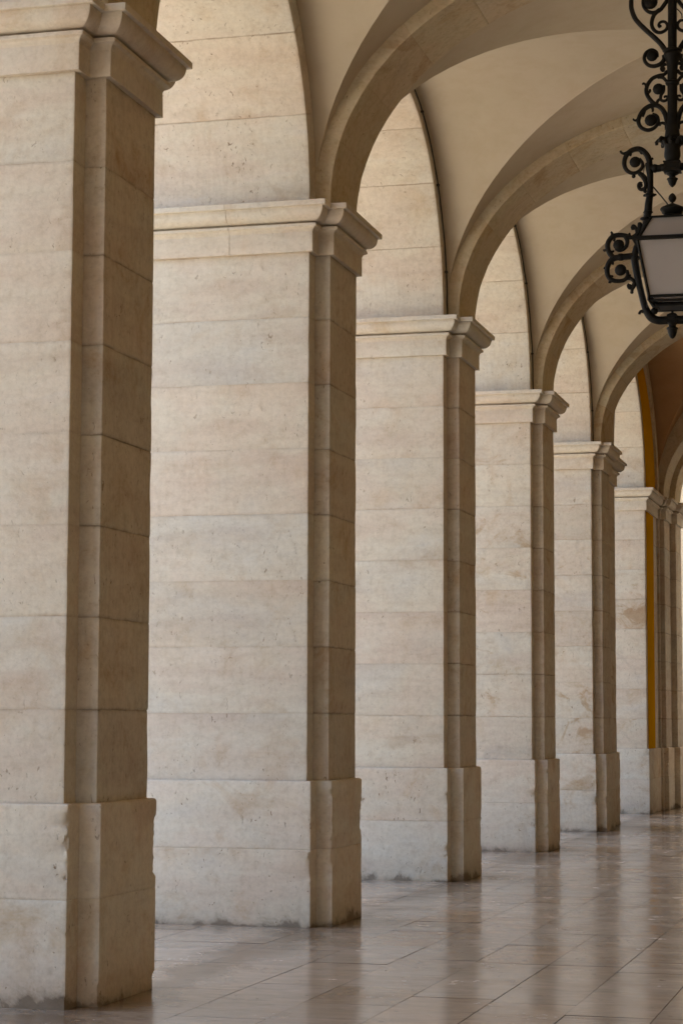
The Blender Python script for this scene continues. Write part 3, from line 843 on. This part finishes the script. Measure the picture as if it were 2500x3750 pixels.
# bottom hub and acorn
mb = MB()
mb.box(-.037, -.037, zz4(2062), .037, .037, zz4(1945)); mb.box(-.041, -.041, zz4(2050), .041, .041, zz4(2040)); mb.box(-.041, -.041, zz4(1968), .041, .041, zz4(1956))
for s in (-1, 1): mb.box(-.022, s*.037-.005, zz4(2030), .022, s*.037+.005, zz4(1980))
mb.lathe([(.001, zz4(2278)), (.014, zz4(2268)), (.028, zz4(2235)), (.036, zz4(2190)), (.039, zz4(2150)), (.046, zz4(2143)), (.045, zz4(2128)), (.030, zz4(2112)), (.028, zz4(2090)), (.040, zz4(2066)), (.040, zz4(2050))], n=18)
mb.lathe([(.038, zz4(1950)), (.030, zz4(1930)), (.010, zz4(1922)), (.010, zz4(1897))], n=14)
mb.build('bottom_hub', M_IRON, lan)

# glazed body: square, tapering both ways from a rim
def sq(h, z): return [(-h, -h, z), (h, -h, z), (h, h, z), (-h, h, z)]
zr0, zr1 = zz4(985), zz4(955); zt = zz4(650); zbm = zz4(1728); zlo = zz4(1795); zlo2 = zz4(1848)
HR, HT, HBm, HL = .247, .150, .166, .126
cxo = .0
mb = MB()
def bar(a, b, r): 
    mb.tube([a, b], r, 6)
for k in range(4):
    bar(sq(HR, zr0)[k], sq(HBm, zbm)[k], .013); bar(sq(HR-.01, zr1)[k], sq(HT, zt)[k], .011)
    bar(sq(HBm, zbm)[k], sq(HBm, zlo)[k], .013); bar(sq(HBm, zlo)[k], sq(HL, zlo2)[k], .008)
def frame(h, z0, z1, t):
    o_, i_ = h, h-t
    mb.box(-o_, -o_, z0, o_, -i_, z1); mb.box(-o_, i_, z0, o_, o_, z1); mb.box(-o_, -i_, z0, -i_, i_, z1); mb.box(i_, -i_, z0, o_, i_, z1)
frame(HR+.040, zr0-.004, zr1+.004, .065)
frame(HBm+.008, zbm-.012, zbm+.006, .028); frame(HBm+.004, zlo-.006, zlo+.010, .03); frame(HL+.006, zlo2-.008, zlo2+.004, .03)
frame(HT+.02, zt-.004, zt+.008, .06)
mb.build('lantern_frame', M_IRON, lan)
mb = MB(); mb.box(-HL, -HL, zlo2-.004, HL, HL, zlo2+.002); mb.build('base_plate', M_IRON, lan)
for k in range(4):
    for (h0, z0, h1, z1, nm) in ((HBm-.004, zbm+.006, HR-.008, zr0-.003, 'pane'), (HR-.016, zr1, HT-.004, zt, 'roof_pane')):
        a, b = sq(h0, z0), sq(h1, z1)
        n1 = Vector(((a[k][0]+a[(k+1) % 4][0]), (a[k][1]+a[(k+1) % 4][1]), 0)).normalized()*.004
        mb = MB(); o_ = [Vector(a[k]), Vector(a[(k+1) % 4]), Vector(b[(k+1) % 4]), Vector(b[k])]
        f = [mb.vert(p) for p in o_]; g = [mb.vert(p-n1) for p in o_]
        mb.face(f); mb.face(g[::-1])
        for q in range(4): mb.face((f[q], g[q], g[(q+1) % 4], f[(q+1) % 4]))
        mb.build(nm, M_FROST, lan, smooth=False)
# cap and finial
mb = MB()
mb.lathe([(.150, zt+.004), (.112, zz4(632)), (.085, zz4(610)), (.072, zz4(585)), (.068, zz4(570)), (.082, zz4(545)), (.088, zz4(520)), (.096, zz4(505)), (.098, zz4(488)), (.090, zz4(470)), (.060, zz4(445)), (.030, zz4(425)), (.010, zz4(408)), (.008, zz4(398)), (.018, zz4(390)),
          (.026, zz4(370)), (.032, zz4(345)), (.030, zz4(318)), (.020, zz4(290)), (.010, zz4(275)), (.002, zz4(268))][::1], n=22)
mb.build('cap', M_IRON, lan)
# supply wires
mb = MB()
a = lz4(780, 165); b = lz4(1000, 440)
mb.tube([(a[0], 0, a[1]), ((a[0]+b[0])/2, 0, (a[1]+b[1])/2+.004), (b[0], 0, b[1])], .006, 7)
mb.build('wire', M_CABLE, lan); mb = MB()
strip(mb, [(650, 2210), (632, 2300), (640, 2420), (660, 2520)], .004); mb.build('wire', M_CABLE, lan); mb = MB()
mb.tube([(.036, 0, zz3(120)), (.060, 0, zz3(160)), (.075, 0, zz3(200)), (.078, 0, zz3(250))], .005, 7); mb.build('wire', M_CABLE, lan); mb = MB()
a = lz4(700, 1850); b = lz4(745, 1805)
mb.tube([(a[0], -.01, a[1]), (b[0]-.01, -.10, b[1])], .003, 6)
mb.build('wire', M_CABLE, lan)

# ------------------------------------------------------------------ light
EL, AZ = radians(62), radians(11)     # sun high behind the building
world = bpy.data.worlds.new('World'); scene.world = world; world.use_nodes = True
wn = world.node_tree; bg = wn.nodes['Background']
sky = wn.nodes.new('ShaderNodeTexSky'); sky.sky_type = 'NISHITA'; sky.sun_disc = False
sky.sun_elevation = EL; sky.sun_rotation = AZ; sky.air_density = 1.; sky.dust_density = 3.5; sky.ozone_density = 1.
wn.links.new(sky.outputs[0], bg.inputs[0]); bg.inputs[1].default_value = .15
sd = bpy.data.lights.new('sun', 'SUN'); sd.energy = 2.3; sd.angle = radians(.53); sd.color = (1., .95, .87)
so = bpy.data.objects.new('sun', sd); col.objects.link(so)
d = Vector((sin(AZ)*cos(EL), cos(AZ)*cos(EL), sin(EL)))
so.rotation_euler = d.to_track_quat('Z', 'Y').to_euler(); so.location = d*60

# ------------------------------------------------------------------ camera
cd = bpy.data.cameras.new('camera'); cam = bpy.data.objects.new('camera', cd); col.objects.link(cam)
cd.sensor_fit = 'HORIZONTAL'; cd.sensor_width = 36.; cd.lens = 36.*7908/2500; cd.clip_end = 2000.; cd.clip_start = .1
Rm = Matrix.Rotation(.2612, 4, 'Z') @ Matrix.Rotation(pi/2 + .0967, 4, 'X') @ Matrix.Rotation(.0031, 4, 'Z')
cam.matrix_world = Matrix.Translation((0, 0, 1.6)) @ Rm
scene.camera = cam

scene.view_settings.view_transform = 'Standard'; scene.view_settings.look = 'None'
scene.view_settings.exposure = 2.34; scene.view_settings.gamma = 1.
scene.render.engine = 'CYCLES'
scene.cycles.max_bounces = 10; scene.cycles.diffuse_bounces = 6; scene.cycles.use_denoising = True
